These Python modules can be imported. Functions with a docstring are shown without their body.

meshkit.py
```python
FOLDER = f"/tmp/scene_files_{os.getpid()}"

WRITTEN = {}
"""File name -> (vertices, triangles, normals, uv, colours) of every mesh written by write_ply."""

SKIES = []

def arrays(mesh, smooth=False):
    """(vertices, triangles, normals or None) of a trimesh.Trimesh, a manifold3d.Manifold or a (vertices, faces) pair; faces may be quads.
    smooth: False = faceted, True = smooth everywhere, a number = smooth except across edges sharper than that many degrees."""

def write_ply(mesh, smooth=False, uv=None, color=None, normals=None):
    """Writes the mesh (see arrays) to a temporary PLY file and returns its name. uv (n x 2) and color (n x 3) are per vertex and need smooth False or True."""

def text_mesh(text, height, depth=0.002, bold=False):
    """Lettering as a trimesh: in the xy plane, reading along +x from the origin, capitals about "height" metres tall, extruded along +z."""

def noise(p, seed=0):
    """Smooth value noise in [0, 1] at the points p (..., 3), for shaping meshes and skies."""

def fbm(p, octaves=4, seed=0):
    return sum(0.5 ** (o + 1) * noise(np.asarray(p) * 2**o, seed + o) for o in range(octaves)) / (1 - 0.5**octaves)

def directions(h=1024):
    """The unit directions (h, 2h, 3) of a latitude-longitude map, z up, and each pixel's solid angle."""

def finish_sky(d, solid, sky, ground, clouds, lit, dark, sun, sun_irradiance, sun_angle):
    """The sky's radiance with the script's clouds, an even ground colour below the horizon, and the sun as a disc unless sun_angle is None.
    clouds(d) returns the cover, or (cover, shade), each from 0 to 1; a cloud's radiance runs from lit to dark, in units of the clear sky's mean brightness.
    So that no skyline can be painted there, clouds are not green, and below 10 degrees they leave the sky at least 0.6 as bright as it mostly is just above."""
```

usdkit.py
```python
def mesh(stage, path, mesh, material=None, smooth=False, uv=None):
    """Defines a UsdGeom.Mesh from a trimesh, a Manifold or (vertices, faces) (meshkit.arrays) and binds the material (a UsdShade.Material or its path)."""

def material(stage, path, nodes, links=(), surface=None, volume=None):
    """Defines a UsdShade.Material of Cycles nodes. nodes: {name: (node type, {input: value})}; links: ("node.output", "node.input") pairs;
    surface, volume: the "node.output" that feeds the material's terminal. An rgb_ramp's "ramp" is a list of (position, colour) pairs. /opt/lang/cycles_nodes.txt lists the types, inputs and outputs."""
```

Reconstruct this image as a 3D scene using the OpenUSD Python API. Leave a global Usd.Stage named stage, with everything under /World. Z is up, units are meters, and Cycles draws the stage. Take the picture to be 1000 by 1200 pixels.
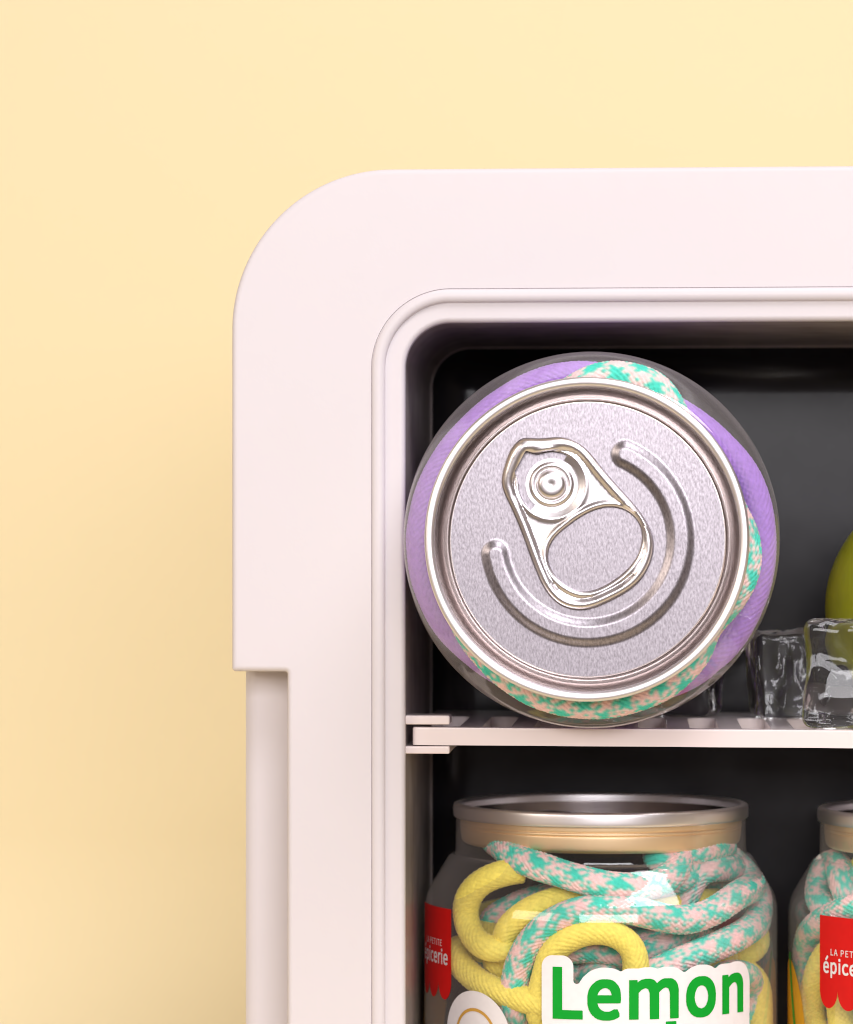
import json, math
import numpy as np, trimesh, shapely, usdkit
from meshkit import noise, fbm
from scipy.interpolate import PchipInterpolator, splprep, splev
from scipy.spatial import Delaunay
from shapely import affinity
from shapely.geometry import Polygon, Point, LineString, box
from shapely.ops import unary_union
from pxr import Gf, Sdf, Usd, UsdGeom, UsdLux, UsdShade, Vt

PI = math.pi
stage = Usd.Stage.CreateInMemory()
UsdGeom.SetStageUpAxis(stage, UsdGeom.Tokens.z)
UsdGeom.SetStageMetersPerUnit(stage, 1.0)
UsdGeom.Xform.Define(stage, '/World')
UsdGeom.Scope.Define(stage, '/World/Looks')
mm = 0.001

# ------------------------------------------------------------------ camera
F_PX, YAW, DIST = 4000.0, math.radians(3.67), 0.797      # focal length in photo pixels (1000 wide), camera to fridge front
HORIZON = 650.0
CF = np.array([-math.sin(YAW), math.cos(YAW), 0.0]); CR = np.array([math.cos(YAW), math.sin(YAW), 0.0]); CU = np.array([0, 0, 1.0])
EYE = np.array([0, -DIST, 0.0])
cam = UsdGeom.Camera.Define(stage, '/World/camera')
cam.CreateHorizontalApertureAttr(36.0); cam.CreateVerticalApertureAttr(43.2)
cam.CreateFocalLengthAttr(36.0 * F_PX / 1000)
cam.CreateVerticalApertureOffsetAttr((HORIZON - 600) * 36.0 / 1000)
cam.CreateClippingRangeAttr(Gf.Vec2f(0.01, 50))
cam.CreateFStopAttr(24.0); cam.CreateFocusDistanceAttr(0.79)
cam.CreateExposureAttr(0.03)
cam.AddTransformOp().Set(Gf.Matrix4d(*CR, 0, *CU, 0, *(-CF), 0, *EYE, 1))

def at(px, py, D):
    """The point that the photo shows at pixel (px, py), D metres in front of the lens (measured square to the fridge)."""
    d = CF + (px - 500) / F_PX * CR + (HORIZON - py) / F_PX * CU
    return EYE + d * (D / d[1])

# ------------------------------------------------------------------ light
def const_world(name, color, strength):
    return usdkit.material(stage, '/World/Looks/' + name, {'b': ('background_shader', {'color': color, 'strength': strength})}, [], surface='b.background')
dome = UsdLux.DomeLight.Define(stage, '/World/studio_ambient')
UsdShade.MaterialBindingAPI.Apply(dome.GetPrim()).Bind(const_world('studio_air', (1.0, 0.76, 0.64), 0.17))

def rect_light(name, az, el, dist, w, h, power, color, target=(0.0, 0.0, -0.03)):
    t = np.array(target)
    d = np.array([math.cos(el) * math.sin(az), -math.cos(el) * math.cos(az), math.sin(el)])
    p = t + d * dist
    x = np.cross([0, 0, 1.0], d); x /= np.linalg.norm(x); y = np.cross(d, x)
    L = UsdLux.RectLight.Define(stage, '/World/' + name)
    L.CreateWidthAttr(w); L.CreateHeightAttr(h); L.CreateIntensityAttr(power); L.CreateColorAttr(Gf.Vec3f(*color))
    L.AddTransformOp().Set(Gf.Matrix4d(*x, 0, *y, 0, *d, 0, *p, 1))
rect_light('key_softbox', math.radians(36), math.radians(53), 2.1, 1.7, 0.66, 10.0, (0.985, 0.965, 1.0))
rect_light('fill_softbox', math.radians(6), math.radians(14.5), 1.75, 1.2, 0.55, 9.0, (0.985, 0.965, 1.0))
rect_light('side_fill', math.radians(-46), math.radians(16), 1.9, 0.9, 0.6, 5.2, (1.0, 0.88, 0.74))

# ------------------------------------------------------------------ materials
M = {}
def mat(name, nodes, links=(), surface='p.BSDF'):
    M[name] = usdkit.material(stage, '/World/Looks/' + name, nodes, links, surface=surface)
OBJ = ('texture_coordinate', {})

mat('paper', {'c': OBJ, 'n': ('noise_texture', {'scale': 900.0, 'detail': 3}), 'b': ('bump', {'strength': 0.05, 'distance': 0.0004}),
    'n2': ('noise_texture', {'scale': 4.0, 'detail': 2}), 'r': ('rgb_ramp', {'ramp': [(0.3, (0.80, 0.688, 0.437)), (0.7, (0.82, 0.706, 0.452))]}),
    'p': ('principled_bsdf', {'roughness': 0.9, 'specular_ior_level': 0.15})},
    [('c.object', 'n.vector'), ('c.object', 'n2.vector'), ('n2.fac', 'r.fac'), ('r.color', 'p.base_color'), ('n.fac', 'b.height'), ('b.normal', 'p.normal')])

def plastic(name, col, rough, grain=0.04):
    mat(name, {'c': OBJ, 'n': ('noise_texture', {'scale': 1400.0, 'detail': 2}), 'b': ('bump', {'strength': grain, 'distance': 0.0002}),
        'n2': ('noise_texture', {'scale': 35.0, 'detail': 4}), 'r': ('rgb_ramp', {'ramp': [(0.25, tuple(c * 0.985 for c in col)), (0.75, col)]}),
        'p': ('principled_bsdf', {'roughness': rough, 'specular_ior_level': 0.4})},
        [('c.object', 'n.vector'), ('c.object', 'n2.vector'), ('n2.fac', 'r.fac'), ('r.color', 'p.base_color'), ('n.fac', 'b.height'), ('b.normal', 'p.normal')])
plastic('fridge_plastic', (0.68, 0.632, 0.652), 0.42)
plastic('shelf_plastic', (0.84, 0.74, 0.73), 0.14, 0.015)
for nm, colr, met in (('liner_coat', (0.44, 0.38, 0.37), 0.0), ('back_coat', (0.024, 0.022, 0.0265), 0.0)):
    mat(nm, {'c': OBJ, 'n': ('noise_texture', {'scale': 60.0, 'detail': 4}), 'm': ('map_range', {'from_min': 0.3, 'from_max': 0.7, 'to_min': 0.2, 'to_max': 0.27}),
        'p': ('principled_bsdf', {'base_color': colr, 'metallic': met, 'specular_ior_level': 0.5 if nm == 'liner_coat' else 0.3})},
        [('c.object', 'n.vector'), ('n.fac', 'm.value'), ('m.result', 'p.roughness')])
mat('lid_metal', {'c': OBJ, 'mp': ('mapping', {'scale': (1.0, 0.42, 1.0), 'rotation': (0, 0, 0.9)}), 'n': ('noise_texture', {'scale': 2300.0, 'detail': 2, 'roughness': 0.6}),
    'b': ('bump', {'strength': 0.11, 'distance': 0.00014}),
    'r': ('rgb_ramp', {'ramp': [(0.3, (0.25, 0.225, 0.245)), (0.7, (0.43, 0.395, 0.43))]}), 'n2': ('noise_texture', {'scale': 1500.0, 'detail': 2}),
    'p': ('principled_bsdf', {'metallic': 1.0, 'roughness': 0.36})},
    [('c.object', 'mp.vector'), ('mp.vector', 'n.vector'), ('mp.vector', 'n2.vector'), ('n.fac', 'r.fac'), ('r.color', 'p.base_color'), ('n.fac', 'b.height'), ('b.normal', 'p.normal')])
mat('bright_metal', {'c': OBJ, 'n': ('noise_texture', {'scale': 900.0, 'detail': 3}), 'b': ('bump', {'strength': 0.05, 'distance': 0.0001}),
    'p': ('principled_bsdf', {'metallic': 1.0, 'roughness': 0.31, 'base_color': (0.72, 0.68, 0.70)})},
    [('c.object', 'n.vector'), ('n.fac', 'b.height'), ('b.normal', 'p.normal')])
mat('gold_lacquer', {'p': ('principled_bsdf', {'metallic': 1.0, 'roughness': 0.5, 'base_color': (0.98, 0.76, 0.50)})})
mat('rim_metal', {'p': ('principled_bsdf', {'metallic': 1.0, 'roughness': 0.4, 'base_color': (0.84, 0.80, 0.815)})})
mat('groove_metal', {'c': OBJ, 'n': ('noise_texture', {'scale': 900.0, 'detail': 3}), 'b': ('bump', {'strength': 0.05, 'distance': 0.0001}),
    'p': ('principled_bsdf', {'metallic': 1.0, 'roughness': 0.22, 'base_color': (0.62, 0.565, 0.555)})}, [('c.object', 'n.vector'), ('n.fac', 'b.height'), ('b.normal', 'p.normal')])
mat('clear_plastic', {'c': OBJ, 'n': ('noise_texture', {'scale': 90.0, 'detail': 2}), 'b': ('bump', {'strength': 0.02, 'distance': 0.0006}),
    'geo': ('geometry', {}), 'ior': ('math', {'math_type': 'multiply_add', 'value2': 1 / 1.6 - 1.6, 'value3': 1.6}), 'f': ('fresnel', {}), 't': ('transparent_bsdf', {'color': (0.98, 0.975, 0.975)}), 'g': ('glossy_bsdf', {'roughness': 0.05, 'color': (1, 1, 1)}),
    'd': ('diffuse_bsdf', {'color': (0.75, 0.7, 0.7)}), 'm0': ('mix_closure', {}), 'lw': ('layer_weight', {'blend': 0.5}), 'pw': ('math', {'math_type': 'power', 'value2': 2.3}), 'hz': ('math', {'math_type': 'multiply_add', 'value2': 0.40, 'value3': 0.018}), 'm': ('mix_closure', {})},
    [('lw.facing', 'pw.value1'), ('pw.value', 'hz.value1'), ('hz.value', 'm0.fac'), ('c.object', 'n.vector'), ('n.fac', 'b.height'), ('b.normal', 'g.normal'), ('b.normal', 'f.normal'), ('t.BSDF', 'm0.closure1'), ('d.BSDF', 'm0.closure2'),
     ('geo.backfacing', 'ior.value1'), ('ior.value', 'f.IOR'), ('f.fac', 'm.fac'), ('m0.closure', 'm.closure1'), ('g.BSDF', 'm.closure2')], surface='m.closure')
mat('ice_acrylic', {'p': ('principled_bsdf', {'transmission_weight': 1.0, 'ior': 1.45, 'roughness': 0.0, 'base_color': (0.99, 0.99, 0.995)}), 'd': ('diffuse_bsdf', {'color': (0.95, 0.95, 0.97)}), 'm': ('mix_closure', {'fac': 0.015})}, [('p.BSDF', 'm.closure1'), ('d.BSDF', 'm.closure2')], surface='m.closure')

def rope_mat(name, strength=0.3, fuzz=0.5):
    nodes = {'c': OBJ, 'n': ('noise_texture', {'scale': 1500.0, 'detail': 3}), 'ad': ('math', {'math_type': 'multiply_add', 'value2': fuzz}),
             'b': ('bump', {'strength': strength, 'distance': 0.0003}), 'hs': ('hsv', {'saturation': 1.0}),
             'vr': ('map_range', {'from_min': 0.3, 'from_max': 0.7, 'to_min': 0.93, 'to_max': 1.05}),
             'p': ('principled_bsdf', {'roughness': 0.75, 'specular_ior_level': 0.25, 'sheen_weight': 0.25, 'sheen_roughness': 0.4})}
    links = [('c.object', 'n.vector'), ('n.fac', 'ad.value1'), ('n.fac', 'vr.value'), ('vr.result', 'hs.value'),
             ('ad.value', 'b.height'), ('b.normal', 'p.normal'), ('hs.color', 'p.base_color')]
    nodes['col'] = ('attribute', {'attribute': 'rope_color'}); links.append(('col.color', 'hs.color'))
    mat(name, nodes, links)
rope_mat('rope_fibre')

def flat(name, col, rough=0.5, spec=0.35):
    mat(name, {'c': OBJ, 'n': ('noise_texture', {'scale': 500.0, 'detail': 3}), 'r': ('rgb_ramp', {'ramp': [(0.3, tuple(c * 0.95 for c in col)), (0.7, col)]}),
               'p': ('principled_bsdf', {'roughness': rough, 'specular_ior_level': spec})}, [('c.object', 'n.vector'), ('n.fac', 'r.fac'), ('r.color', 'p.base_color')])
flat('red_print', (0.70, 0.006, 0.005), 0.55, 0.25); flat('white_print', (0.84, 0.80, 0.81)); flat('green_print', (0.0, 0.33, 0.022), 0.65, 0.2)
flat('gold_print', (0.62, 0.34, 0.06)); flat('lemon_print', (0.93, 0.66, 0.05)); flat('orange_print', (0.90, 0.42, 0.02)); flat('stem_print', (0.06, 0.40, 0.04))
mat('fruit_skin', {'c': OBJ, 'n': ('noise_texture', {'scale': 420.0, 'detail': 3}), 'b': ('bump', {'strength': 0.25, 'distance': 0.0006}),
    'n2': ('noise_texture', {'scale': 40.0, 'detail': 4}), 'r': ('rgb_ramp', {'ramp': [(0.3, (0.25, 0.29, 0.010)), (0.7, (0.39, 0.38, 0.014))]}),
    'p': ('principled_bsdf', {'roughness': 0.38, 'specular_ior_level': 0.4})},
    [('c.object', 'n.vector'), ('c.object', 'n2.vector'), ('n2.fac', 'r.fac'), ('r.color', 'p.base_color'), ('n.fac', 'b.height'), ('b.normal', 'p.normal')])

# ------------------------------------------------------------------ scene helpers
USED = {}
def numbered(parent, name):
    k = USED.get((parent, name), 0); USED[(parent, name)] = k + 1
    return f'{parent}/{name}' + (f'_{k:03d}' if k else '')
def tag(prim, label=None, category=None, group=None, kind=None):
    for k, v in (('label', label), ('category', category), ('group', group), ('kind', kind)):
        if v: prim.SetCustomDataByKey(k, v)
    return prim
def obj(name, mesh, material, parent=None, smooth=False, uv=None):
    p = numbered(str(parent.GetPath()) if parent else '/World', name)
    return usdkit.mesh(stage, p, mesh, M[material], smooth=smooth, uv=uv).GetPrim()
def thing(name, label, category, loc=(0, 0, 0), group=None, rot=None):
    x = UsdGeom.Xform.Define(stage, numbered('/World', name))
    x.AddTranslateOp().Set(Gf.Vec3d(*map(float, loc)))
    if rot: x.AddRotateXYZOp().Set(Gf.Vec3f(*rot))
    return tag(x.GetPrim(), label, category, group)

def cat(*ms):
    return trimesh.util.concatenate([trimesh.Trimesh(*m, process=False) if isinstance(m, tuple) else m for m in ms])

def lathe(profile, n=192, closed=False):
    """profile: (radius, height) pairs; closed joins the last pair to the first."""
    pr = np.array(profile, float); a = np.linspace(0, 2 * PI, n, endpoint=False)
    v = np.stack([pr[:, None, 0] * np.cos(a), pr[:, None, 0] * np.sin(a), np.repeat(pr[:, 1:2], n, 1)], -1).reshape(-1, 3)
    m = len(pr); f = []
    j = np.arange(n); jn = (j + 1) % n
    for i in range(m if closed else m - 1):
        k = (i + 1) % m
        f.append(np.stack([i * n + j, i * n + jn, k * n + jn], 1)); f.append(np.stack([i * n + j, k * n + jn, k * n + j], 1))
    t = trimesh.Trimesh(v, np.vstack(f), process=True)
    t.update_faces(t.nondegenerate_faces()); t.remove_unreferenced_vertices()
    return t
def smooth_profile(pts, per=6, tension=0.5):
    p = np.array(pts, float); q = np.vstack([2 * p[0] - p[1], p, 2 * p[-1] - p[-2]]); out = []
    for i in range(1, len(q) - 2):
        p0, p1, p2, p3 = q[i - 1:i + 3]
        for t in np.linspace(0, 1, per, endpoint=False):
            out.append(p1 + tension * (p2 - p0) * t + (3 * (p2 - p1) - tension * (2 * (p2 - p0) + (p3 - p1))) * t ** 2 + (-2 * (p2 - p1) + tension * ((p2 - p0) + (p3 - p1))) * t ** 3)
    return np.vstack(out + [p[-1]])

def rings(g):
    return [r for p in getattr(g, 'geoms', [g]) if p.geom_type == 'Polygon' for r in (p.exterior, *p.interiors)]
def fill(poly, ds, step, grid):
    """A triangulation of poly: points along its edge, along the insets ds and on a grid inside."""
    pts = []
    for d in [0.0, *ds]:
        for r in rings(poly.buffer(-d) if d else poly):
            n = r.segmentize(step); pts.append(np.array(n.coords)[:-1])
    edge = len(np.vstack([p for p in pts[:len(rings(poly))]]))
    x0, y0, x1, y1 = poly.bounds
    gx, gy = np.meshgrid(np.arange(x0, x1, grid), np.arange(y0, y1, grid)); gx[1::2] += grid / 2
    core = poly.buffer(-(max(ds) if ds else 0) - grid * 0.45)
    g = np.stack([gx.ravel(), gy.ravel()], 1)
    if not core.is_empty:
        pts.append(g[shapely.contains_xy(core, g[:, 0], g[:, 1])])
    P = np.vstack(pts); P = P[np.sort(np.unique(np.round(P, 9), axis=0, return_index=True)[1])]
    T = Delaunay(P).simplices
    c = P[T].mean(1); T = T[shapely.contains_xy(poly, c[:, 0], c[:, 1])]
    a = np.cross(np.c_[P[T[:, 1]] - P[T[:, 0]], np.zeros(len(T))], np.c_[P[T[:, 2]] - P[T[:, 0]], np.zeros(len(T))])[:, 2]
    T = T[np.abs(a) > 1e-14]; a = a[np.abs(a) > 1e-14]
    T[a < 0] = T[a < 0][:, ::-1]
    return P, T
def edge_distance(poly, P):
    return shapely.distance(shapely.points(P), poly.boundary)
def relief(poly, height, ds, step, grid, base):
    """Solid of the outline poly: its top is height(distance to edge, xy), its walls go down to base."""
    P, T = fill(poly, ds, step, grid)
    z = height(edge_distance(poly, P), P)
    top = np.c_[P, z]
    E = np.sort(np.vstack([T[:, [0, 1]], T[:, [1, 2]], T[:, [2, 0]]]), axis=1)
    D = np.vstack([T[:, [0, 1]], T[:, [1, 2]], T[:, [2, 0]]])
    _, inv, cnt = np.unique(E, axis=0, return_inverse=True, return_counts=True)
    B = D[cnt[inv.ravel()] == 1]
    n = len(P); low = np.c_[P, np.full(n, base)]
    F = np.vstack([T, T[:, ::-1] + n, np.c_[B[:, 0], B[:, 0] + n, B[:, 1] + n], np.c_[B[:, 0], B[:, 1] + n, B[:, 1]]])
    return trimesh.Trimesh(np.vstack([top, low]), F, process=False)
def upright(m):
    """From x, y with z towards the viewer to x, z with -y towards the viewer."""
    m = m.copy(); v = m.vertices; m.vertices = np.c_[v[:, 0], -v[:, 2], v[:, 1]]; return m

def rrect(w, h, r, n=24):
    a = np.linspace(0, PI / 2, n); out = []
    for k, (sx, sy) in enumerate(((1, 1), (-1, 1), (-1, -1), (1, -1))):
        t = a + k * PI / 2
        out.append(np.c_[sx * (w / 2 - r) + r * np.cos(t), sy * (h / 2 - r) + r * np.sin(t)])
    return np.vstack(out)
def frame_sweep(c, w, h, r, profile, n=24):
    """Carries profile, (offset outwards, y) pairs, round a rounded rectangle that stands in the plane of the fridge front."""
    L = [np.c_[rrect(w + 2 * o, h + 2 * o, max(r + o, 0.0005), n) + np.array(c), np.full(4 * n, y)] for o, y in profile]
    v = np.vstack(L); v = v[:, [0, 2, 1]]; k = 4 * n; j = np.arange(k); jn = (j + 1) % k; f = []
    for i in range(len(L) - 1):
        f += [np.stack([i * k + j, i * k + jn, (i + 1) * k + jn], 1), np.stack([i * k + j, (i + 1) * k + jn, (i + 1) * k + j], 1)]
    return v, np.vstack(f), k
def arc(c, r, a0, a1, n=8):
    a = np.radians(np.linspace(a0, a1, n)); return [(c[0] + r * math.cos(t), c[1] + r * math.sin(t)) for t in a]

# ------------------------------------------------------------------ the setting: one sheet of yellow paper, wall running into the table
prof = [(-0.25, -0.217)] + [(0.26 + 0.12 * math.sin(t), -0.217 + 0.12 * (1 - math.cos(t))) for t in np.linspace(0, PI / 2, 24)] + [(0.38, 1.1)]
xs = np.linspace(-1.4, 1.6, 13)
v = np.array([(x, y, z) for y, z in prof for x in xs]); k = len(xs); f = []
for i in range(len(prof) - 1):
    for j in range(k - 1):
        f += [(i * k + j, i * k + j + 1, i * k + k + j + 1), (i * k + j, i * k + k + j + 1, i * k + k + j)]
tag(obj('paper_backdrop', (v, np.array(f)), 'paper', smooth=True), 'pale yellow paper sheet behind and under the small fridge', 'backdrop', kind='structure')

# ------------------------------------------------------------------ fridge
cx0, cx1, cz0, cz1 = -56.25 * mm, 124.6 * mm, -177.0 * mm, 54.4 * mm          # the opening
CW, CH, CC = cx1 - cx0, cz1 - cz0, ((cx0 + cx1) / 2, (cz0 + cz1) / 2)
ox0, ox1, oz0, oz1 = at(271.5, 600, DIST)[0], 165 * mm, -215 * mm, at(620, 196.5, DIST)[2]
OW, OH, OC = ox1 - ox0, oz1 - oz0, ((ox0 + ox1) / 2, (oz0 + oz1) / 2)
fridge = thing('mini_fridge', 'white plastic mini fridge standing open before the yellow backdrop', 'mini fridge', (OC[0], 0.1, oz0))
fl = np.array([OC[0], 0.1, oz0])
def local(m):
    if isinstance(m, tuple): return (m[0] - fl, m[1])
    m = m.copy(); m.apply_translation(-fl); return m
outer = Polygon(rrect(OW, OH, 37.5 * mm, 40) + np.array(OC))
hole = Polygon(rrect(CW + 15.6 * mm, CH + 15.6 * mm, 18.6 * mm, 40) + np.array(CC))
nx, nz = at(336.5, 900, DIST)[0], at(300, 787, DIST)[2]
notch = box(ox0 - 0.02, -0.152, nx, nz).buffer(-0.6 * mm).buffer(0.6 * mm)
panel = outer.difference(notch).buffer(-0.9 * mm).buffer(0.9 * mm).difference(hole)
RND = 1.3 * mm
def rounded(d, P):
    inner = shapely.distance(shapely.points(P), hole.boundary) < d + 1e-6
    R = np.where(inner, 0.14 * mm, RND)
    t = np.clip(1 - d / R, 0, 1); return R * (np.sqrt(1 - t * t) - 1)
fm = relief(panel, rounded, [0.1 * mm, 0.25 * mm, 0.5 * mm, 0.85 * mm, 1.3 * mm], 1.0 * mm, 9 * mm, -18.0 * mm)
obj('front_frame', local(upright(fm)), 'fridge_plastic', fridge, smooth=38)
# body behind the front frame, inset from its edge
bi = at(288, 900, DIST + 18 * mm)[0] - ox0
v, f, k = frame_sweep(OC, OW - 2 * bi, OH - 2 * bi, 35 * mm, [(-(bi + 9 * mm) * 0 - 24 * mm, 0.0168), (-3 * mm, 0.0168), (-1.2 * mm, 0.0172), (0, 0.0186), (0, 0.19), (-1.5 * mm, 0.198), (-6 * mm, 0.2)], 40)
f = np.vstack([f, [[len(v) - k, len(v) - k + i, len(v) - k + i + 1] for i in range(1, k - 1)]])
obj('body_shell', local((v, f)), 'fridge_plastic', fridge, smooth=38)
# raised bead and flat lip round the opening
bead = [(9.5 * mm, 0.002), (7.9 * mm, 0.0012), (7.78 * mm, -0.00002)] + [(6.2 * mm + 1.5 * mm * math.cos(t), 0.0001 - 1.5 * mm * math.sin(t) * 0.62) for t in np.linspace(0.05, PI, 14)] + \
       [(4.55 * mm, 0.0006), (4.2 * mm, 0.0007), (1.3 * mm, 0.0007)] + [(1.2 * mm - 1.2 * mm * math.sin(t), 0.0019 - 1.2 * mm * math.cos(t)) for t in np.linspace(0.15, PI / 2, 8)] + [(0, 0.004)]
v, f, k = frame_sweep(CC, CW, CH, 10.8 * mm, bead, 32)
obj('opening_trim', local((v, f)), 'fridge_plastic', fridge, smooth=50)
DEEP = 0.108
v, f, k = frame_sweep(CC, CW, CH, 10.8 * mm, [(0, 0.004), (0.0, 0.012), (0.0, 0.05), (0, DEEP - 0.0125), (-0.0005, DEEP - 0.012)], 32)
obj('liner', local((v, f)), 'liner_coat', fridge, smooth=38)
lin = [(0, DEEP - 0.0122)] + [(-0.012 + 0.012 * math.cos(t), DEEP - 0.012 + 0.012 * math.sin(t)) for t in np.linspace(0.0, PI / 2, 12)] + [(-0.03, DEEP + 0.0)]
v, f, k = frame_sweep(CC, CW, CH, 10.8 * mm, lin, 32)
v[-k:, :] = np.c_[v[-2 * k:-k, 0] * 0.9 + 0.1 * CC[0], v[-k:, 1], v[-2 * k:-k, 2] * 0.9 + 0.1 * CC[1]]
f = np.vstack([f, [[len(v) - k, len(v) - k + i, len(v) - k + i + 1] for i in range(1, k - 1)]])
obj('back_panel', local((v, f)), 'back_coat', fridge, smooth=38)
# brackets that carry the shelf
def rbox(x0, x1, y0, y1, z0, z1, r=0.4 * mm):
    import manifold3d as m3
    s = m3.Manifold.sphere(r, 12)
    return m3.Manifold.batch_hull([s.translate([x, y, z]) for x in (x0 + r, x1 - r) for y in (y0 + r, y1 - r) for z in (z0 + r, z1 - r)])
def man(m):
    q = m.to_mesh(); return trimesh.Trimesh(q.vert_properties[:, :3], q.tri_verts)
SHD = 0.8005
bx1 = at(527, 850, SHD)[0]
for a, b, dp in ((838.5, 849.3, 0.013), (874.4, 883.6, 0.092)):
    za, zb_ = at(500, b, SHD)[2], at(500, a, SHD)[2]
    obj('shelf_bracket', local(man(rbox(cx0 - 0.5 * mm, bx1, 3.6 * mm, dp, za, zb_))), 'shelf_plastic', fridge, smooth=30)
    obj('shelf_bracket', local(man(rbox(cx1 - 9.5 * mm, cx1 + 0.5 * mm, 3.6 * mm, dp, za - 0.7 * mm, zb_ - 0.7 * mm))), 'shelf_plastic', fridge, smooth=30)

# ------------------------------------------------------------------ shelf
sz1, sz0 = -40.55 * mm, -44.75 * mm
sx0, sx1 = at(483.5, 860, SHD)[0], cx1 - 1.6 * mm
sp = box(sx0, 0.0, sx1, 0.088).buffer(-1.2 * mm).buffer(1.2 * mm)
slots = [LineString([(13.9 * mm + 12.25 * mm * i, 0.0062), (13.9 * mm + 12.25 * mm * i, 0.052)]).buffer(3.35 * mm) for i in range(-5, 9)]
sp = sp.difference(unary_union(slots))
r_s = 0.35 * mm
def srnd(d, P):
    t = np.clip(1 - d / r_s, 0, 1); return r_s * (np.sqrt(1 - t * t) - 1)
sm = relief(sp, srnd, [0.1 * mm, 0.35 * mm], 0.8 * mm, 4 * mm, sz0 - sz1)
shelf = thing('fridge_shelf', 'white slotted plastic shelf carrying the lying can and clear ice cubes', 'shelf', (sx0, SHD - DIST, sz1), rot=(0, 0.22, 0))
sm.apply_translation((-sx0, 0, 0))
obj('slotted_panel', sm, 'shelf_plastic', shelf, smooth=35)

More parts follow.
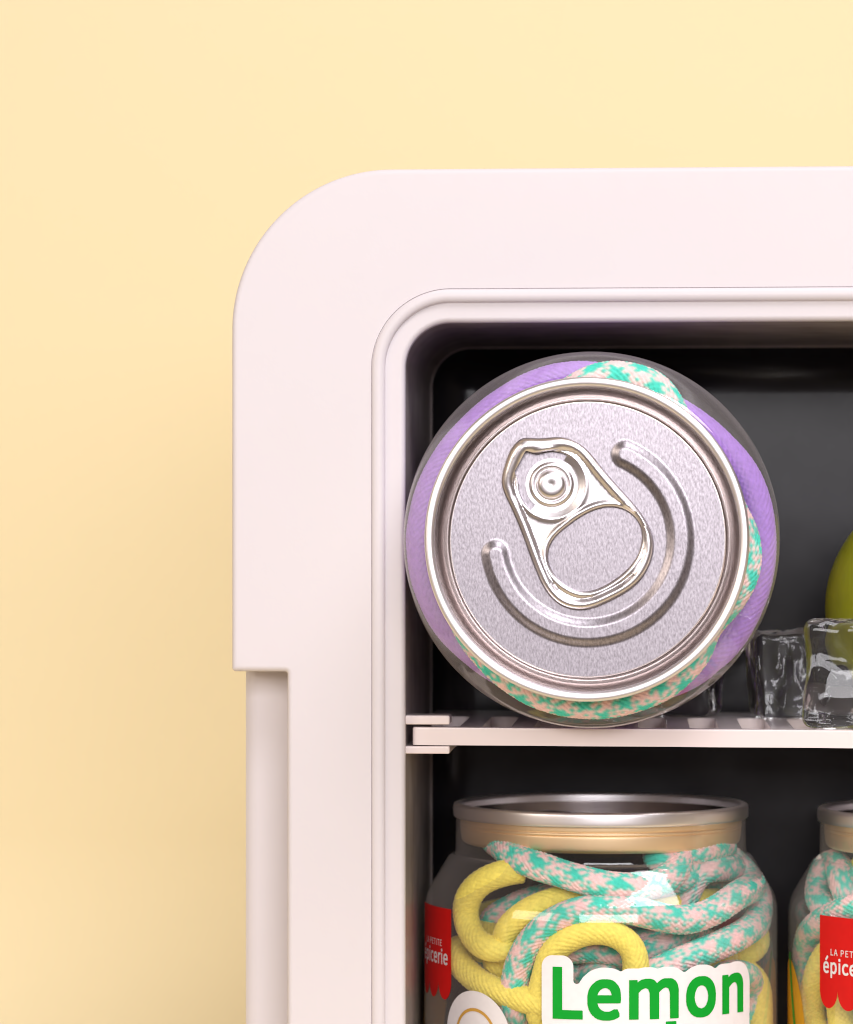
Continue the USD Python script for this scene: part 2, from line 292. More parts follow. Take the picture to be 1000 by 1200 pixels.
# ------------------------------------------------------------------ clear cans with metal lids (local frame: lid top at z = 0, axis +z outwards)
G = json.loads('''{"lemon":[[[3021,581,3075,674,3144,739,3219,780,3304,801,3406,802,3478,794,3532,777,3594,742,3656,688,3700,626,3727,568,3748,490,3756,387,3751,275,3738,207,3710,135,3663,63,3591,-2,3533,-33,3437,-56,3336,-58,3250,-46,3175,-16,3106,36,3048,108,3004,210,2990,288,2990,452],[3248,202,3282,164,3312,146,3375,130,3443,152,3490,195,3535,295,3545,390,3525,479,3486,553,3463,576,3410,605,3356,611,3289,583,3255,549,3213,462,3199,370,3209,292]],[[862,561,883,609,931,681,1023,760,1095,790,1146,801,1244,802,1316,794,1371,777,1422,746,1494,664,1525,595,1542,514,1547,385,1538,302,1051,300,1071,239,1096,198,1137,161,1201,132,1285,129,1329,142,1395,179,1473,179,1514,94,1515,26,1484,2,1402,-36,1303,-56,1163,-56,1054,-29,992,5,960,41,941,43,939,61,917,77,866,169,838,288,838,452],[1336,523,1304,580,1248,612,1212,619,1170,609,1114,577,1071,519,1054,471,1350,471]],[[1897,780,1902,727,1921,749,1989,787,2076,802,2166,801,2228,787,2276,760,2324,703,2338,722,2399,766,2440,787,2495,801,2641,797,2692,780,2729,748,2747,746,2749,727,2764,718,2795,660,2816,565,2815,-39,2614,-39,2609,493,2581,576,2561,595,2517,609,2472,595,2432,570,2370,514,2368,-39,2164,-39,2159,500,2127,583,2068,609,1991,577,1923,514,1921,-39,1717,-39,1717,780]],[[4122,726,4162,760,4209,783,4312,802,4403,801,4454,790,4499,770,4518,748,4537,746,4539,727,4554,718,4585,660,4605,565,4605,-39,4404,-39,4402,465,4396,513,4371,576,4344,598,4301,609,4235,588,4143,514,4141,-39,3936,-39,3936,780,4117,780]],[[304,150,732,149,742,138,742,-39,97,-39,97,1039,302,1039]]],"petite":[[[7072,883,7072,591,7451,580,7450,461,7072,460,7072,120,7534,120,7539,-10,6924,-10,6924,1000,7522,1010,7522,884]],[[3613,883,3613,591,3992,580,3991,461,3613,460,3613,120,4075,120,4080,-10,3465,-10,3465,1000,4063,1010,4063,884]],[[5398,-10,5397,1000,5545,1010,5545,-10]],[[5084,884,4780,881,4780,-10,4633,-10,4632,883,4329,884,4329,1010,5084,1010]],[[6610,884,6307,881,6306,-10,6159,-10,6159,883,5856,884,5856,1010,6610,1010]],[[708,120,713,-10,126,-10,126,1000,273,1010,274,120]],[[1728,-10,1574,-10,1479,296,1134,296,1038,-10,891,-10,1225,1005,1390,1010],[1250,657,1172,417,1440,417,1307,858]],[[3076,899,3127,770,3114,585,3020,457,2842,392,2595,388,2595,-10,2448,-10,2447,1000,2796,1011,2945,987],[2937,573,2976,648,2983,724,2933,837,2831,880,2595,887,2595,513,2824,519]]],"epicerie":[[[1070,719,1140,763,1233,790,1341,790,1440,763,1534,682,1599,529,1609,328,1568,151,1471,22,1376,-32,1205,-46,1085,2,1087,-343,903,-343,903,769,1063,769],[1323,149,1377,210,1414,318,1417,430,1381,555,1323,609,1263,625,1223,619,1088,535,1094,179,1178,132,1242,119]],[[1981,-29,1798,-29,1798,769,1981,769]],[[2248,659,2339,739,2448,783,2608,790,2690,770,2794,699,2794,645,2731,565,2677,565,2631,602,2560,625,2456,592,2392,521,2355,403,2375,257,2409,193,2460,145,2567,119,2658,152,2701,189,2760,181,2811,102,2812,74,2811,51,2751,5,2666,-32,2575,-47,2438,-39,2346,-5,2284,39,2221,116,2184,205,2166,297,2166,443,2194,563]],[[225,749,348,790,501,783,607,735,677,655,725,505,721,313,231,311,278,193,376,125,471,115,597,169,657,169,698,85,698,34,669,12,587,-25,488,-46,366,-46,256,-19,181,26,121,85,70,178,43,297,43,443,73,569,135,672],[406,630,298,585,255,528,231,460,557,460,557,467,507,589]],[[1995,1037,1999,929,1978,886,1953,872,1834,869,1794,898,1777,942,1781,1030,1833,1084,1942,1084]],[[647,1136,647,1082,406,845,355,845,289,911,292,963,505,1217,563,1217]],[[4348,-29,4348,769,4532,769,4532,-29]],[[4900,749,5023,790,5175,783,5282,735,5352,655,5399,505,5396,313,4905,311,4953,193,5050,125,5145,115,5272,169,5331,169,5372,85,5372,34,5343,12,5261,-25,5162,-46,5040,-46,4931,-19,4855,26,4796,85,4744,178,4717,297,4717,443,4748,569,4809,672],[5080,630,4973,585,4929,528,4905,460,5231,460,5231,467,5181,589]],[[3003,672,3093,749,3216,790,3369,783,3475,735,3545,655,3593,505,3589,313,3099,311,3146,193,3244,125,3339,115,3465,169,3525,169,3566,85,3566,34,3537,12,3455,-25,3356,-46,3234,-46,3124,-19,3049,26,2989,85,2938,178,2911,297,2911,443,2941,569],[3375,589,3274,630,3166,585,3123,528,3099,460,3425,460,3425,467]],[[3984,749,4063,787,4178,790,4235,768,4215,618,4111,618,4051,595,4000,545,3956,461,3955,-29,3771,-29,3771,769,3931,769,3938,700]],[[4546,1037,4549,929,4529,886,4503,872,4384,869,4345,898,4328,942,4331,1030,4384,1084,4493,1084]]]}''')
def glyphs(name, height, squeeze=1.0):
    ps = []
    for poly in G[name]:
        r = [np.array(c, float).reshape(-1, 2) for c in poly]; ps.append(Polygon(r[0], r[1:]).buffer(0))
    g = unary_union(ps); b = g.bounds
    return affinity.scale(affinity.translate(g, -b[0], 0), height / 1000 * squeeze, height / 1000, origin=(0, 0))
RB = 43.8 * mm
TALL = 115 * mm
PX = 0.192 * mm
def lidp(x, y): return ((x - 687) * PX, -(y - 632) * PX)
PANEL = -6.7 * mm

def seam_rim():
    p = [(34.35, -2.2), (34.38, -1.0), (34.5, -0.5), (34.9, -0.12), (35.5, 0.0), (36.1, -0.08), (36.45, -0.42), (36.58, -0.9), (36.6, -2.0), (36.56, -2.9), (36.45, -3.3), (36.15, -3.55), (35.8, -3.5)]
    return lathe(smooth_profile(np.array(p) * mm, 4), 256)
def lid_plate():
    p = [(34.35, -2.2), (34.15, -3.0), (33.5, -5.4), (32.9, -7.7), (32.7, -8.6), (32.45, -9.2), (32.15, -9.4), (31.85, -9.2), (31.7, -8.4), (31.65, -7.5), (31.5, -6.95), (31.25, -6.72), (31.0, -6.7)]
    wall = lathe(smooth_profile(np.array(p) * mm, 4), 256)
    nr, na = 124, 420
    r = np.r_[np.linspace(0.0, 16.0, 12), np.linspace(16.2, 31.0, nr - 12)] * mm; a = np.linspace(0, 2 * PI, na, endpoint=False)
    R, A = np.meshgrid(r, a, indexing='ij')
    a0, a1, rc, hw = math.radians(-178), math.radians(74), 21.15 * mm, 3.45 * mm
    Aw = np.mod(A + PI, 2 * PI) - PI
    Ac = np.clip(Aw, a0 + 0.12, a1 - 0.14)
    X, Y = R * np.cos(A), R * np.sin(A)
    d = np.hypot(X - rc * np.cos(Ac), Y - rc * np.sin(Ac))
    ecap = hw
    t = np.clip((ecap - d) / (2.35 * mm), 0, 1); H = 0.74 * mm * t * t * (3 - 2 * t)
    t = np.clip((R - 29.6 * mm) / (1.2 * mm), 0, 1); H += -0.0 * t
    pts = np.stack([X, Y, PANEL + H], -1).reshape(-1, 3)
    j = np.arange(na); jn = (j + 1) % na; f = []
    for i in range(nr - 1):
        f += [np.stack([i * na + j, (i + 1) * na + j, (i + 1) * na + jn], 1), np.stack([i * na + j, (i + 1) * na + jn, i * na + jn], 1)]
    pl = trimesh.Trimesh(pts, np.vstack(f), process=True); pl.update_faces(pl.nondegenerate_faces())
    return pl, wall
def curve(pts, closed=True, n=220):
    p = np.array(pts, float)
    if closed: p = np.vstack([p, p[:1]])
    tck, _ = splprep(p.T, s=0, per=closed, k=3)
    return np.array(splev(np.linspace(0, 1, n), tck)).T[: -1 if closed else None]
def pull_tab():
    c1 = curve([lidp(*q) for q in [(609, 513), (630, 512), (658, 511), (680, 520), (703, 545), (728, 574), (753, 604), (765, 632), (762, 658), (746, 684), (715, 704), (682, 715), (657, 710), (638, 692), (626, 668), (611, 628), (594, 588), (586, 566), (590, 542), (599, 522)]], n=300)
    hole = Polygon(curve([lidp(*q) for q in [(641, 650), (646, 634), (663, 617), (687, 601), (709, 594), (728, 596), (742, 605), (750, 618), (751, 634), (746, 651), (736, 665), (718, 680), (699, 690), (682, 693), (663, 686), (648, 672)]], n=200))
    rc = lidp(645, 567)
    disc = Point(rc).buffer(6.7 * mm, 48)
    a = np.radians(np.linspace(62, 232, 40))
    cres = Polygon(list(zip(rc[0] + 7.5 * mm * np.cos(a), rc[1] + 7.5 * mm * np.sin(a))) + list(zip(rc[0] + 5.9 * mm * np.cos(a[::-1]), rc[1] + 5.9 * mm * np.sin(a[::-1]))))
    corner = Polygon([lidp(*q) for q in [(616, 530), (650, 540), (655, 535), (640, 560), (608, 566), (604, 552)]]).buffer(0.4 * mm).difference(Point(rc).buffer(5.9 * mm))
    outer = Polygon(c1)
    void = unary_union([cres, corner]).buffer(0.15 * mm).buffer(-0.15 * mm).intersection(outer.buffer(-2.6 * mm))
    poly = outer.difference(hole).difference(void)
    if poly.geom_type != 'Polygon': poly = max(poly.geoms, key=lambda g: g.area)
    rho = 1.15 * mm
    ob, hb, vb = outer.exterior, hole.exterior, void.boundary
    base = PANEL + 0.85 * mm
    tip = np.array(lidp(610, 513))
    def h(d, P):
        q = shapely.points(P); do, dh, dv = shapely.distance(q, ob), shapely.distance(q, hb), shapely.distance(q, vb)
        def roll(d, r, low):
            x = np.clip(d / r, 0, 2); z = r * np.sqrt(np.clip(1 - (x - 1) ** 2, 0, 1)); return np.where(d < r, z, np.maximum(z, low))
        nose = np.clip(1 - np.hypot(*(P - tip).T) / (13 * mm), 0, 1)
        z = np.maximum(roll(do, rho * (1.05 + 0.9 * nose), 0.42 * mm) + 0.1 * mm * nose, roll(dh, rho * 0.72, 0.42 * mm))
        z = np.minimum(z, np.where(dh < rho * 0.72, roll(dh, rho * 0.72, 0), 9))
        z = np.minimum(z, np.where(do < rho * (1.05 + 0.9 * nose), roll(do, rho * (1.05 + 0.9 * nose), 0) + 0.1 * mm * nose, 9))
        dr = np.hypot(*(P - np.array(rc)).T)
        ring = np.exp(-((dr - 7.9 * mm) / (0.55 * mm)) ** 2) * 0.3 * mm * (do > 2 * mm)
        dip = -0.25 * mm * np.clip((6.9 * mm - dr) / (0.8 * mm), 0, 1)
        return base + z + ring + dip
    ds = [rho * x for x in (0.06, 0.18, 0.36, 0.6, 0.85, 1.1, 1.4, 1.7, 2.0)]
    return relief(poly, h, ds, 0.3 * mm, 0.42 * mm, base - 0.3 * mm), rc
def rivet(rc):
    p = [(0, 1.55), (1.2, 1.58), (2.4, 1.5), (3.0, 1.15), (3.3, 0.8), (3.7, 0.72), (4.0, 0.95), (4.5, 1.0), (4.9, 0.75), (5.1, 0.45), (5.1, 0.0)]
    q = np.array(p); q[0] = (0, 1.4); m = lathe(smooth_profile(q * mm, 4), 96); m.apply_translation((rc[0], rc[1], PANEL + 0.8 * mm)); return m
def up(m, dz=TALL):
    m = m.copy(); m.apply_translation((0, 0, dz)); return m

BODY = [(35.75, -2.6), (35.9, -4.0), (36.0, -8.0), (36.15, -12.3), (36.9, -12.7), (37.7, -13.3), (38.0, -13.7), (39.0, -15.4), (40.5, -17.9), (42.0, -20.4), (42.9, -22.1), (43.5, -24.0), (43.77, -26.0), (43.8, -28.0), (43.8, -34.0), (43.8, -100.0), (43.8, -106.0), (43.2, -110.0), (41.4, -113.2), (38.5, -114.7), (35.0, -115.0), (31.0, -113.6), (20.0, -111.5), (0.0, -111.0)]
def pchip(pts, per=5):
    p = np.array(pts, float); u = np.r_[0, np.cumsum(np.linalg.norm(np.diff(p, axis=0), axis=1))]
    w = np.unique(np.concatenate([np.linspace(a, b, per + 1) for a, b in zip(u[:-1], u[1:])]))
    return np.c_[PchipInterpolator(u, p[:, 0])(w), PchipInterpolator(u, p[:, 1])(w)]
body_mesh = lathe(pchip(np.array(BODY) * mm, 5), 224)
SKIRT = [(35.0, -3.0), (34.9, -4.6), (34.65, -4.9), (34.9, -5.2), (34.9, -5.6), (34.65, -5.9), (34.85, -6.2), (34.6, -8.6), (34.2, -9.5), (33.4, -10.0), (32.4, -9.9)]
skirt_mesh = lathe(smooth_profile(np.array(SKIRT) * mm, 4), 224)
tab_mesh, RC = pull_tab()
rivet_mesh, rim_mesh, plate_mesh = rivet(RC), seam_rim(), lid_plate()
plate_mesh, wall_mesh = plate_mesh

def wrap(poly, R, step=1.0 * mm, z0=0.0):
    P, T = fill(poly, [], step, step * 1.6)
    a = P[:, 0] / R
    return trimesh.Trimesh(np.c_[R * np.sin(a), -R * np.cos(a), P[:, 1] + z0], T, process=False)
def can(loc, label, rot=None, group=None):
    t = thing('clear_can', label, 'can', loc, group, rot)
    obj('clear_body', up(body_mesh), 'clear_plastic', t, smooth=60)
    lid = obj('lid', up(plate_mesh), 'lid_metal', t, smooth=60)
    obj('countersink', up(wall_mesh), 'groove_metal', lid, smooth=60)
    obj('seam_rim', up(rim_mesh), 'rim_metal', lid, smooth=True)
    obj('lid_skirt', up(skirt_mesh), 'gold_lacquer', lid, smooth=60)
    obj('pull_tab', up(tab_mesh), 'bright_metal', lid, smooth=50)
    obj('rivet', up(rivet_mesh), 'bright_metal', lid, smooth=60)
    return t

def lying_frame():
    c = at(687, 632, 0.768)
    ay = math.radians(1.5)
    Rz = np.array([[math.cos(-ay), -math.sin(-ay), 0], [math.sin(-ay), math.cos(-ay), 0], [0, 0, 1]])
    Rx = np.array([[1, 0, 0], [0, 0, -1], [0, 1, 0]], float)
    return Rz @ Rx, c
LR, LC = lying_frame()
can(LC + LR @ np.array([0, 0, -TALL]), 'clear can lying on the shelf with its silver ring pull lid facing out', rot=(90, 0, -1.5))

# the standing cans: print on the clear body
JD = 0.849
JX = at(704, 1000, JD)[0]; JZ = at(704, 940, JD)[2] - TALL
jar = can((JX, JD - DIST, JZ), 'clear can standing under the lying can, LEMON label in green on its front'.replace('LEMON', 'Lemon'), group=None)
def jz(py, px=704):      # height on the front of the standing can
    return at(px, py, JD - RB)[2] - JZ
# red label
R1 = RB + 0.12 * mm
wr = 0.455 * RB; s1 = math.radians(-54.6) * RB; s0 = s1 - wr
zt, zb = at(520, 1064, JD - RB * 0.5)[2] - JZ, at(520, 1154, JD - RB * 0.5)[2] - JZ
lob = [Point(s0 + wr * (i + 0.5) / 3, zb + 1 * mm).buffer(wr / 6 * 1.0, 24) for i in range(3)]
lob = [affinity.scale(l, 1.0, 1.35) for l in lob]
red = unary_union([box(s0, zb + 1.0 * mm, s1, zt)] + lob).buffer(0)
rl = obj('red_label', wrap(red, R1), 'red_print', jar, smooth=60)
t1 = affinity.translate(glyphs('petite', 1.5 * mm), s0 + 4.2 * mm, zt - 9.3 * mm)
t2 = affinity.translate(glyphs('epicerie', 3.4 * mm, 0.93), s0 + 1.4 * mm, zt - 13.6 * mm)
obj('lettering', wrap(unary_union([t1, t2]), R1 + 0.1 * mm, 0.4 * mm), 'white_print', rl, smooth=60)
# green name on a white sticker
tl = glyphs('lemon', 11.4 * mm, 0.985)
sL = math.radians(-14.2) * RB
zl = jz(1193)
tl = affinity.translate(tl, sL, zl)
under = [affinity.translate(box(0, -9 * mm, 2.3 * mm, -1.3 * mm), sL + 27.4 * mm, zl).buffer(0.2 * mm)]
halo = unary_union([tl.buffer(2.7 * mm), box(sL, zl - 14 * mm, tl.bounds[2], zl + 4 * mm).buffer(2.6 * mm)]).buffer(0.8 * mm).buffer(-0.8 * mm)
wl = obj('name_sticker', wrap(halo, R1), 'white_print', jar, smooth=60)
obj('lettering', wrap(unary_union([tl] + under), R1 + 0.1 * mm, 0.6 * mm), 'green_print', wl, smooth=60)
# round emblem
ec = (math.radians(-42.8) * RB, at(560, 1161, JD - RB * 0.72)[2] - JZ - 11.0 * mm)
em = obj('round_sticker', wrap(Point(ec).buffer(11.0 * mm, 48), R1 + 0.05 * mm), 'white_print', jar, smooth=60)
obj('gold_ring', wrap(Point(ec).buffer(6.9 * mm, 48).difference(Point(ec).buffer(6.15 * mm, 48)), R1 + 0.15 * mm, 0.6 * mm), 'gold_print', em, smooth=60)
# printed lemon with its green stem on the side
lc = (math.radians(-103.0) * RB, jz(1200) - 4 * mm)
lem = affinity.rotate(affinity.scale(Point(lc).buffer(13 * mm, 48), 0.75, 1.25), 12)
ll = obj('lemon_print', wrap(lem, R1), 'orange_print', jar, smooth=60)
st = LineString([(lc[0] - 2.0 * mm, lc[1] + 17 * mm), (lc[0] + 0.5 * mm, lc[1] + 8 * mm), (lc[0] + 5.0 * mm, lc[1] - 6 * mm)]).buffer(0.9 * mm)
obj('stem', wrap(st, R1 + 0.1 * mm, 0.6 * mm), 'stem_print', ll, smooth=60)
# its neighbour: the same can turned so that the red label faces forwards
J2X = at(1133, 1000, JD)[0]
p2 = numbered('/World', 'clear_can')
x2 = UsdGeom.Xform.Define(stage, p2); x2.AddTranslateOp().Set(Gf.Vec3d(J2X, JD - DIST, JZ - 0.9 * mm)); x2.AddRotateXYZOp().Set(Gf.Vec3f(0, 0, 22.6))
x2.GetPrim().GetReferences().AddInternalReference(jar.GetPath()); x2.GetPrim().SetInstanceable(True)
tag(x2.GetPrim(), 'clear can at the right edge with its red label turned forwards', 'can')

# ------------------------------------------------------------------ braided ropes
TEAL, PINK = (0.075, 0.65, 0.51), (0.93, 0.63, 0.62)
def rope(name, ctrl, R, label, palette, carriers=18, pitch=27 * mm, amp=0.40 * mm, around=90, step=0.32 * mm, group=None):
    p = np.array(ctrl); u = np.r_[0, np.cumsum(np.linalg.norm(np.diff(p, axis=0), axis=1) ** 0.7)]; u /= u[-1]
    tck, _ = splprep(p.T, u=u, s=0, k=3)
    q = np.array(splev(np.linspace(0, 1, 4000), tck)).T
    L = np.r_[0, np.cumsum(np.linalg.norm(np.diff(q, axis=0), axis=1))]
    n = int(L[-1] / step); s = np.linspace(0, L[-1], n)
    c = np.stack([np.interp(s, L, q[:, i]) for i in range(3)], 1)
    t = np.gradient(c, axis=0); t /= np.linalg.norm(t, axis=1, keepdims=True)
    nrm = np.zeros_like(c); x = np.cross(t[0], [0.31, 0.2, 0.93]); nrm[0] = x / np.linalg.norm(x)
    for i in range(1, n):
        x = nrm[i - 1] - t[i] * nrm[i - 1].dot(t[i]); nrm[i] = x / np.linalg.norm(x)
    b = np.cross(t, nrm)
    th = np.linspace(0, 2 * PI, around, endpoint=False)
    S, V = np.meshgrid(s, th / (2 * PI), indexing='ij')
    A, B = carriers * (V + S / pitch), carriers * (V - S / pitch)
    q3 = np.stack([S * 1600, np.cos(2 * PI * V) * 7, np.sin(2 * PI * V) * 7], -1)
    A = A + 0.25 * (noise(q3, 3) - 0.5); B = B + 0.25 * (noise(q3, 4) - 0.5)
    ia, ib = np.floor(A).astype(int), np.floor(B).astype(int)
    top = np.mod(np.floor((ia + ib) / 1.0), 2) < 1
    fa, fb = np.mod(A, 1), np.mod(B, 1)
    w, l = np.where(top, fa, fb), np.where(top, fb, fa)
    h = amp * ((1 - (2 * w - 1) ** 2) * (0.55 + 0.45 * np.sin(PI * l)) - 0.6)
    wob = 0.18 * mm * (noise(np.stack([S * 180, V * 0, V * 0], -1), 7) - 0.5)
    rad = R + h + wob
    pos = c[:, None, :] + rad[..., None] * (np.cos(th)[None, :, None] * nrm[:, None, :] + np.sin(th)[None, :, None] * b[:, None, :])
    if len(palette) == 2:
        ka, kb = np.mod(ia, carriers), np.mod(ib, carriers)
        flip = np.mod(np.sin(ia * 12.9898 + ib * 78.233 + np.floor(S / 9e-3)) * 43758.5453, 1) < 0.08
        first = np.where(top, np.mod(ka, 6) < 3, np.mod(kb + 1, 6) < 3) ^ flip
        col = np.where(first[..., None], np.array(palette[0]), np.array(palette[1]))
    else:
        col = np.broadcast_to(np.array(palette[0]), pos.shape).copy()
    for _ in range(3):
        col = 0.5 * col + 0.125 * (np.roll(col, 1, 0) + np.roll(col, -1, 0) + np.roll(col, 1, 1) + np.roll(col, -1, 1))
    k = np.mod(ia * 7 + ib * 13, 11) / 11.0
    col = col * (0.93 + 0.12 * k[..., None])
    j = np.arange(around); jn = (j + 1) % around; i = np.arange(n - 1)[:, None] * around
    f = np.concatenate([np.stack([i + j, i + jn, i + around + jn], -1).reshape(-1, 3), np.stack([i + j, i + around + jn, i + around + j], -1).reshape(-1, 3)])
    v = pos.reshape(-1, 3); nv = len(v)
    v = np.vstack([v, c[:1], c[-1:]]); cc = np.vstack([col.reshape(-1, 3), col[0, :1], col[-1, :1]])
    f = np.vstack([f, np.stack([np.full(around, nv), jn, j], 1), np.stack([np.full(around, nv + 1), (n - 1) * around + j, (n - 1) * around + jn], 1)])
    base = c.mean(0) * [1, 1, 0] + [0, 0, v[:, 2].min()]
    pr = obj(name, (v - base, f), 'rope_fibre', smooth=True)
    UsdGeom.Xformable(pr).AddTranslateOp().Set(Gf.Vec3d(*base))
    UsdGeom.PrimvarsAPI(UsdGeom.Mesh(pr)).CreatePrimvar('rope_color', Sdf.ValueTypeNames.Float3Array, 'vertex').Set(Vt.Vec3fArray.FromNumpy(cc.astype(np.float32)))
    return tag(pr, label, 'rope', group)

def on_shell(xc, px, py, rr, back=False):
    """Cylinder coordinates (angle, radius, z) of the point seen at (px, py) on a shell of radius rr (mm) in the can whose axis is at xc."""
    rr = (rr + 0.6 if rr > 35 else rr) * mm; D = JD - rr
    for _ in range(12):
        q = at(px, py, D); dx = np.clip(q[0] - xc, -rr * 0.999, rr * 0.999)
        D = JD + (1 if back else -1) * math.sqrt(rr * rr - dx * dx)
    return (math.asin(dx / rr) if not back else PI - math.asin(dx / rr), rr, q[2])
def chain(xc, segs, inner=27):
    """Joins the visible runs of a rope behind the rest, round the back of the can."""
    out = []
    for s in segs:
        cyl = [on_shell(xc, *q) for q in s]
        if out:
            a0, r0, z0 = out[-1]; a1, r1, z1 = cyl[0]
            b0, b1 = a0, a1
            if a0 >= 0: b1 = a1 + 2 * PI if a1 < a0 + PI * 0.7 else a1
            else: b1 = a1 - 2 * PI if a1 > a0 - PI * 0.7 else a1
            k = max(3, int(abs(b1 - b0) / 0.55))
            for t in np.linspace(0, 1, k + 1)[1:-1]:
                out.append((b0 + (b1 - b0) * t, inner * mm + 3 * mm * math.sin(5 * t), z0 + (z1 - z0) * t))
            sh = b1 - a1
            cyl = [(a + sh, r, z) for a, r, z in cyl]
        out += cyl
    return out
def to_world(xc, cyl): return [(xc + r * math.sin(a), JD - DIST - r * math.cos(a), z) for a, r, z in cyl]
def tail(cyl, r, z1, turns):
    """Lets the rope run on as a coil down to the bottom of the can."""
    a0, r0, z0 = cyl[-1]; n = int(turns * 10)
    return cyl + [(a0 + 2 * PI * turns * t, r0 + (r * mm - r0) * min(1, t * 4), z0 + (z1 - z0) * t) for t in np.linspace(0, 1, n + 1)[1:]]

zb_can = JZ + 8 * mm
teal1 = [[(880, 996, 30), (845, 993, 31), (805, 1000, 31), (770, 1004, 29)],
         [(570, 972, 27), (586, 990, 31), (610, 1007, 34.5), (640, 1018, 36.5), (690, 1033, 37.5), (735, 1040, 37), (768, 1036, 35), (795, 1012, 32), (800, 985, 28)],
         [(796, 1062, 27), (812, 1032, 30), (832, 1018, 32), (856, 1012, 32), (872, 1004, 30)],
         [(640, 1052, 22), (606, 1062, 25), (578, 1080, 28), (560, 1104, 27)],
         [(603, 1190, 36), (604, 1150, 38), (614, 1118, 38.6), (640, 1086, 38.8), (690, 1066, 38.8), (745, 1068, 38.8), (795, 1078, 38.6), (838, 1067, 38.4), (870, 1046, 37.8), (884, 1026, 35.5), (880, 1006, 31)],
         [(893, 1034, 36), (897, 1062, 38.6), (880, 1088, 38.8), (843, 1108, 38.8), (800, 1125, 38), (762, 1143, 36.5), (735, 1165, 34.5), (722, 1195, 32)],
         [(604, 1130, 31), (640, 1118, 32), (690, 1112, 31), (745, 1118, 30), (790, 1100, 29), (815, 1092, 26)],
         [(660, 1190, 25), (684, 1152, 26), (712, 1128, 28), (738, 1124, 26)],
         [(826, 1178, 33), (842, 1150, 35.5), (866, 1142, 36.5), (880, 1162, 36.5), (882, 1200, 36)]]
cyl = tail(tail(chain(JX, teal1), 25, JZ + TALL - 24 * mm, 0.8), 25.5, JZ + TALL - 62 * mm, 4.5)
cyl = tail(cyl, 36, zb_can, 2.5)
rope('teal_pink_rope', to_world(JX, cyl), 3.4 * mm, 'teal and pink braided rope coiled in the can behind the green Lemon name', (TEAL, PINK))
YEL = (0.97, 0.82, 0.165)
yel1 = [[(612, 1020, 33), (582, 1026, 36.5), (556, 1042, 38.6), (546, 1068, 38.9), (554, 1096, 38.8), (580, 1112, 38), (604, 1108, 34)],
        [(672, 1052, 31), (636, 1060, 34.5), (606, 1078, 36.5), (593, 1104, 35.5), (600, 1136, 32)],
        [(537, 1112, 37.5), (549, 1140, 38.9), (580, 1160, 39), (625, 1174, 39), (680, 1186, 38), (720, 1196, 36)],
        [(636, 1196, 36), (637, 1150, 38.6), (652, 1112, 39.2), (684, 1094, 39.4), (716, 1094, 39.4), (738, 1108, 39.2), (745, 1140, 38.6), (742, 1190, 36)],
        [(842, 1128, 30), (872, 1120, 34), (894, 1106, 38), (896, 1090, 37)],
        [(872, 1132, 33), (892, 1148, 37.5), (897, 1180, 38.8), (890, 1230, 38.8)]]
cyl = tail(chain(JX, yel1, 30), 38.5, zb_can, 3)
rope('yellow_rope', to_world(JX, cyl), 3.15 * mm, 'smooth yellow braided rope looped in the can behind the green Lemon name', (YEL,), carriers=14, pitch=22 * mm, amp=0.30 * mm, around=80, step=0.36 * mm)
teal2 = [[(990, 1075, 33), (966, 1062, 36), (957, 1036, 35.5), (962, 1014, 34), (976, 1012, 33), (988, 1034, 34), (1000, 1070, 33)],
         [(936, 1185, 37), (938, 1145, 38.6), (947, 1106, 38.8), (968, 1078, 38.8), (1010, 1062, 38.8), (1070, 1060, 38.5), (1140, 1075, 38), (1220, 1060, 37)],
         [(1010, 1030, 30), (1060, 1015, 33), (1120, 1010, 34), (1200, 1025, 34)]]
cyl = tail(chain(J2X, teal2), 35, zb_can, 4)
rope('teal_pink_rope', to_world(J2X, cyl), 3.4 * mm, 'teal and pink braided rope inside the can at the right edge', (TEAL, PINK))
yel2 = [[(1060, 1030, 28), (1020, 1008, 27), (1000, 1030, 28)],
        [(1020, 1092, 38), (980, 1108, 38.8), (958, 1140, 38.9), (952, 1185, 38.9), (975, 1225, 38.8), (1050, 1240, 38.5)],
        [(1000, 1220, 34), (985, 1160, 35), (1010, 1125, 36), (1070, 1120, 38), (1130, 1150, 38)]]
cyl = tail(chain(J2X, yel2, 30), 38.3, zb_can, 3)
rope('yellow_rope', to_world(J2X, cyl), 3.15 * mm, 'yellow braided rope inside the can at the right edge', (YEL,), carriers=14, pitch=22 * mm, amp=0.30 * mm, around=80, step=0.36 * mm)

# the lying can: (angle seen from the front, radius, z behind the lid) in mm
def lying(pts): return [LC + LR @ np.array([r * mm * math.cos(math.radians(a)), r * mm * math.sin(math.radians(a)), z * mm]) for a, r, z in pts]
def ring_fn(keys, a): 
    ks = sorted(keys); x = np.array([k[0] for k in ks]); y = np.array([k[1] for k in ks])
    return np.interp(np.mod(a, 360), np.r_[x - 360, x, x + 360], np.r_[y, y, y])
kp = [(0, 39.4), (22, 38.8), (40, 36.6), (62, 35.2), (95, 38.4), (112, 38.2), (135, 37.8), (160, 39.2), (185, 40.0), (207, 39.4), (225, 37.8), (250, 36.4), (285, 36.5), (310, 39.0), (340, 39.6)]
pts = [(-110, 30, -20), (-95, 31, -20.5), (-78, 33.5, -21.5), (-60, 36.8, -22.8)]
pts += [(a, ring_fn(kp, a), -23.5 - 0.022 * (a + 40)) for a in range(-40, 320, 12)]
pts += [(a, 39.4 - 6.4 * min(1, (a - 308) / 70), -24.6 - 8.4 * (a - 308) / 360) for a in range(320, 320 + 360 * 8, 20)]
rope('purple_rope', lying(pts), 3.5 * mm, 'purple braided rope coiled inside the lying can', ((0.45, 0.24, 0.74),), carriers=16, pitch=27 * mm, amp=0.34 * mm, around=80, step=0.36 * mm)
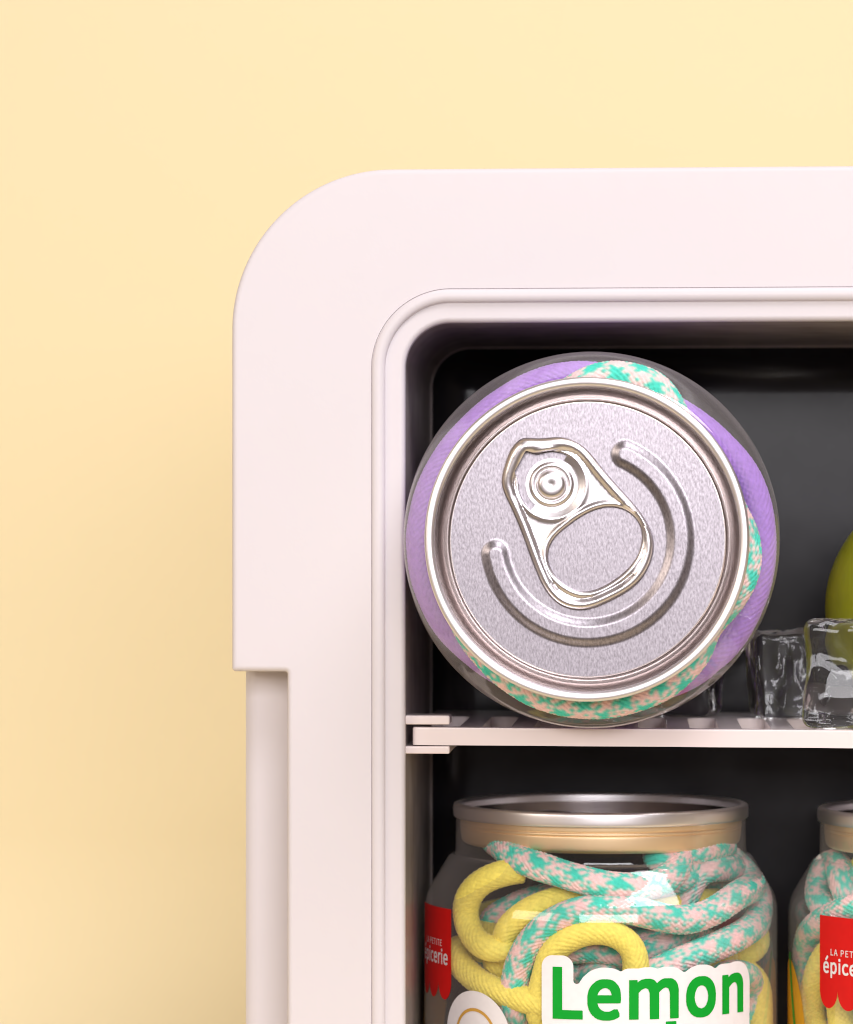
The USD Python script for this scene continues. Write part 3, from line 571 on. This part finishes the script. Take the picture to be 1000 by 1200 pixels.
kt = [(0, 35.6), (12, 33.0), (35, 31.5), (52, 33.0), (60, 36.0), (67, 38.0), (78, 38.2), (87, 37.2), (97, 34.0), (115, 31.5), (150, 31.5), (200, 32.5), (216, 34.4), (236, 35.8), (252, 37.2), (275, 37.6), (298, 37.2), (312, 35.8), (325, 33.0), (340, 35.4), (350, 36.4)]
pts = [(a, ring_fn(kt, a), -15.5 - 0.004 * (a + 150)) for a in range(-150, 212, 8)]
pts += [(a, 30.0, -19 - 9.0 * (a - 212) / 360) for a in range(236, 212 + 360 * 6, 20)]
rope('teal_pink_rope', lying(pts), 3.6 * mm, 'teal and pink braided rope showing round the lid inside the lying can', (TEAL, PINK))

# ------------------------------------------------------------------ clear acrylic ice cubes and the fruit
def cube(loc, size, rz, label, seed):
    m = trimesh.creation.box((1, 1, 1))
    for _ in range(5): m = m.subdivide()
    p = m.vertices * 2
    r = 0.24; core = np.clip(p, -(1 - r), 1 - r); d = p - core; n = np.linalg.norm(d, axis=1, keepdims=True)
    p = core + d / np.maximum(n, 1e-9) * np.minimum(n, r) if True else p
    s = np.array(size) / 2
    q = p * s
    z = p[:, 2]
    waist = 1 + 0.055 * np.cos(2.4 * z + 2.6 + seed) + 0.05 * z * (-1) ** seed * 0.6
    q[:, 0] *= waist; q[:, 1] *= waist
    dd = (fbm(q / (5.5 * mm, 5.5 * mm, 17 * mm) + seed * 3.7, 2, seed) - 0.5)[:, None] * 2.6 * mm + (fbm(q / (7 * mm) + seed * 1.7, 2, seed) - 0.5)[:, None] * 0.9 * mm
    lock = np.clip((z + 1) / 0.25, 0, 1)[:, None]
    nn = p / np.linalg.norm(p, axis=1, keepdims=True)
    q = q + nn * dd * lock
    q[:, 2] -= q[:, 2].min()
    m = trimesh.Trimesh(q, m.faces, process=False)
    o = obj('ice_cube', m, 'ice_acrylic', smooth=True)
    x = UsdGeom.Xformable(o); x.AddTranslateOp().Set(Gf.Vec3d(*map(float, loc))); x.AddRotateZOp().Set(rz)
    return tag(o, label, 'ice cube', None)
def shelf_z(x): return sz1 - (x - sx0) * math.sin(math.radians(0.22)) + 0.12 * mm
def cube_at(pxc, D, size, rz, label, seed):
    x = at(pxc, 850, D)[0]; cube((x, D - DIST, shelf_z(x)), [s * mm for s in size], rz, label, seed)
cube_at(1005, 0.8165, (25.0, 23.5, 25.4), -5, 'bright clear ice cube at the front edge of the shelf before the green fruit', 1)
cube_at(920, 0.861, (16.5, 17.0, 21.5), 9, 'dark looking clear ice cube standing behind the front one', 2)
cube_at(805, 0.868, (15.5, 17.0, 20.5), -14, 'clear ice cube half hidden behind the lying can', 3)
m = trimesh.creation.icosphere(5, 1.0); p = m.vertices.copy()
p *= (28.6 * mm, 28.6 * mm, 29.2 * mm)
p *= (1 + 0.012 * (fbm(m.vertices * 2.5, 3, 5)[:, None] - 0.5))
a = np.hypot(m.vertices[:, 0], m.vertices[:, 1])
p[:, 2] -= np.where(m.vertices[:, 2] > 0, 3.2 * mm * np.exp(-(a / 0.22) ** 2), -2.0 * mm * np.exp(-(a / 0.2) ** 2))
fx, FD = at(1106, 705, 0.8365)[0], 0.8365
zmin = p[:, 2].min()
p[:, 2] -= zmin
fruit = thing('green_fruit', 'round olive green citrus fruit behind the front ice cube', 'fruit', (fx, FD - DIST, shelf_z(fx)))
obj('skin', trimesh.Trimesh(p, m.faces, process=False), 'fruit_skin', fruit, smooth=True)
stem = lathe(smooth_profile(np.array([(0, 1.4), (1.1, 1.3), (1.7, 0.6), (1.9, -0.6), (1.5, -1.2)]) * mm, 3), 24); stem.apply_translation((0, 0, 2 * 29.2 * mm - 3.2 * mm))
obj('stem_stub', stem, 'stem_print', fruit, smooth=60)
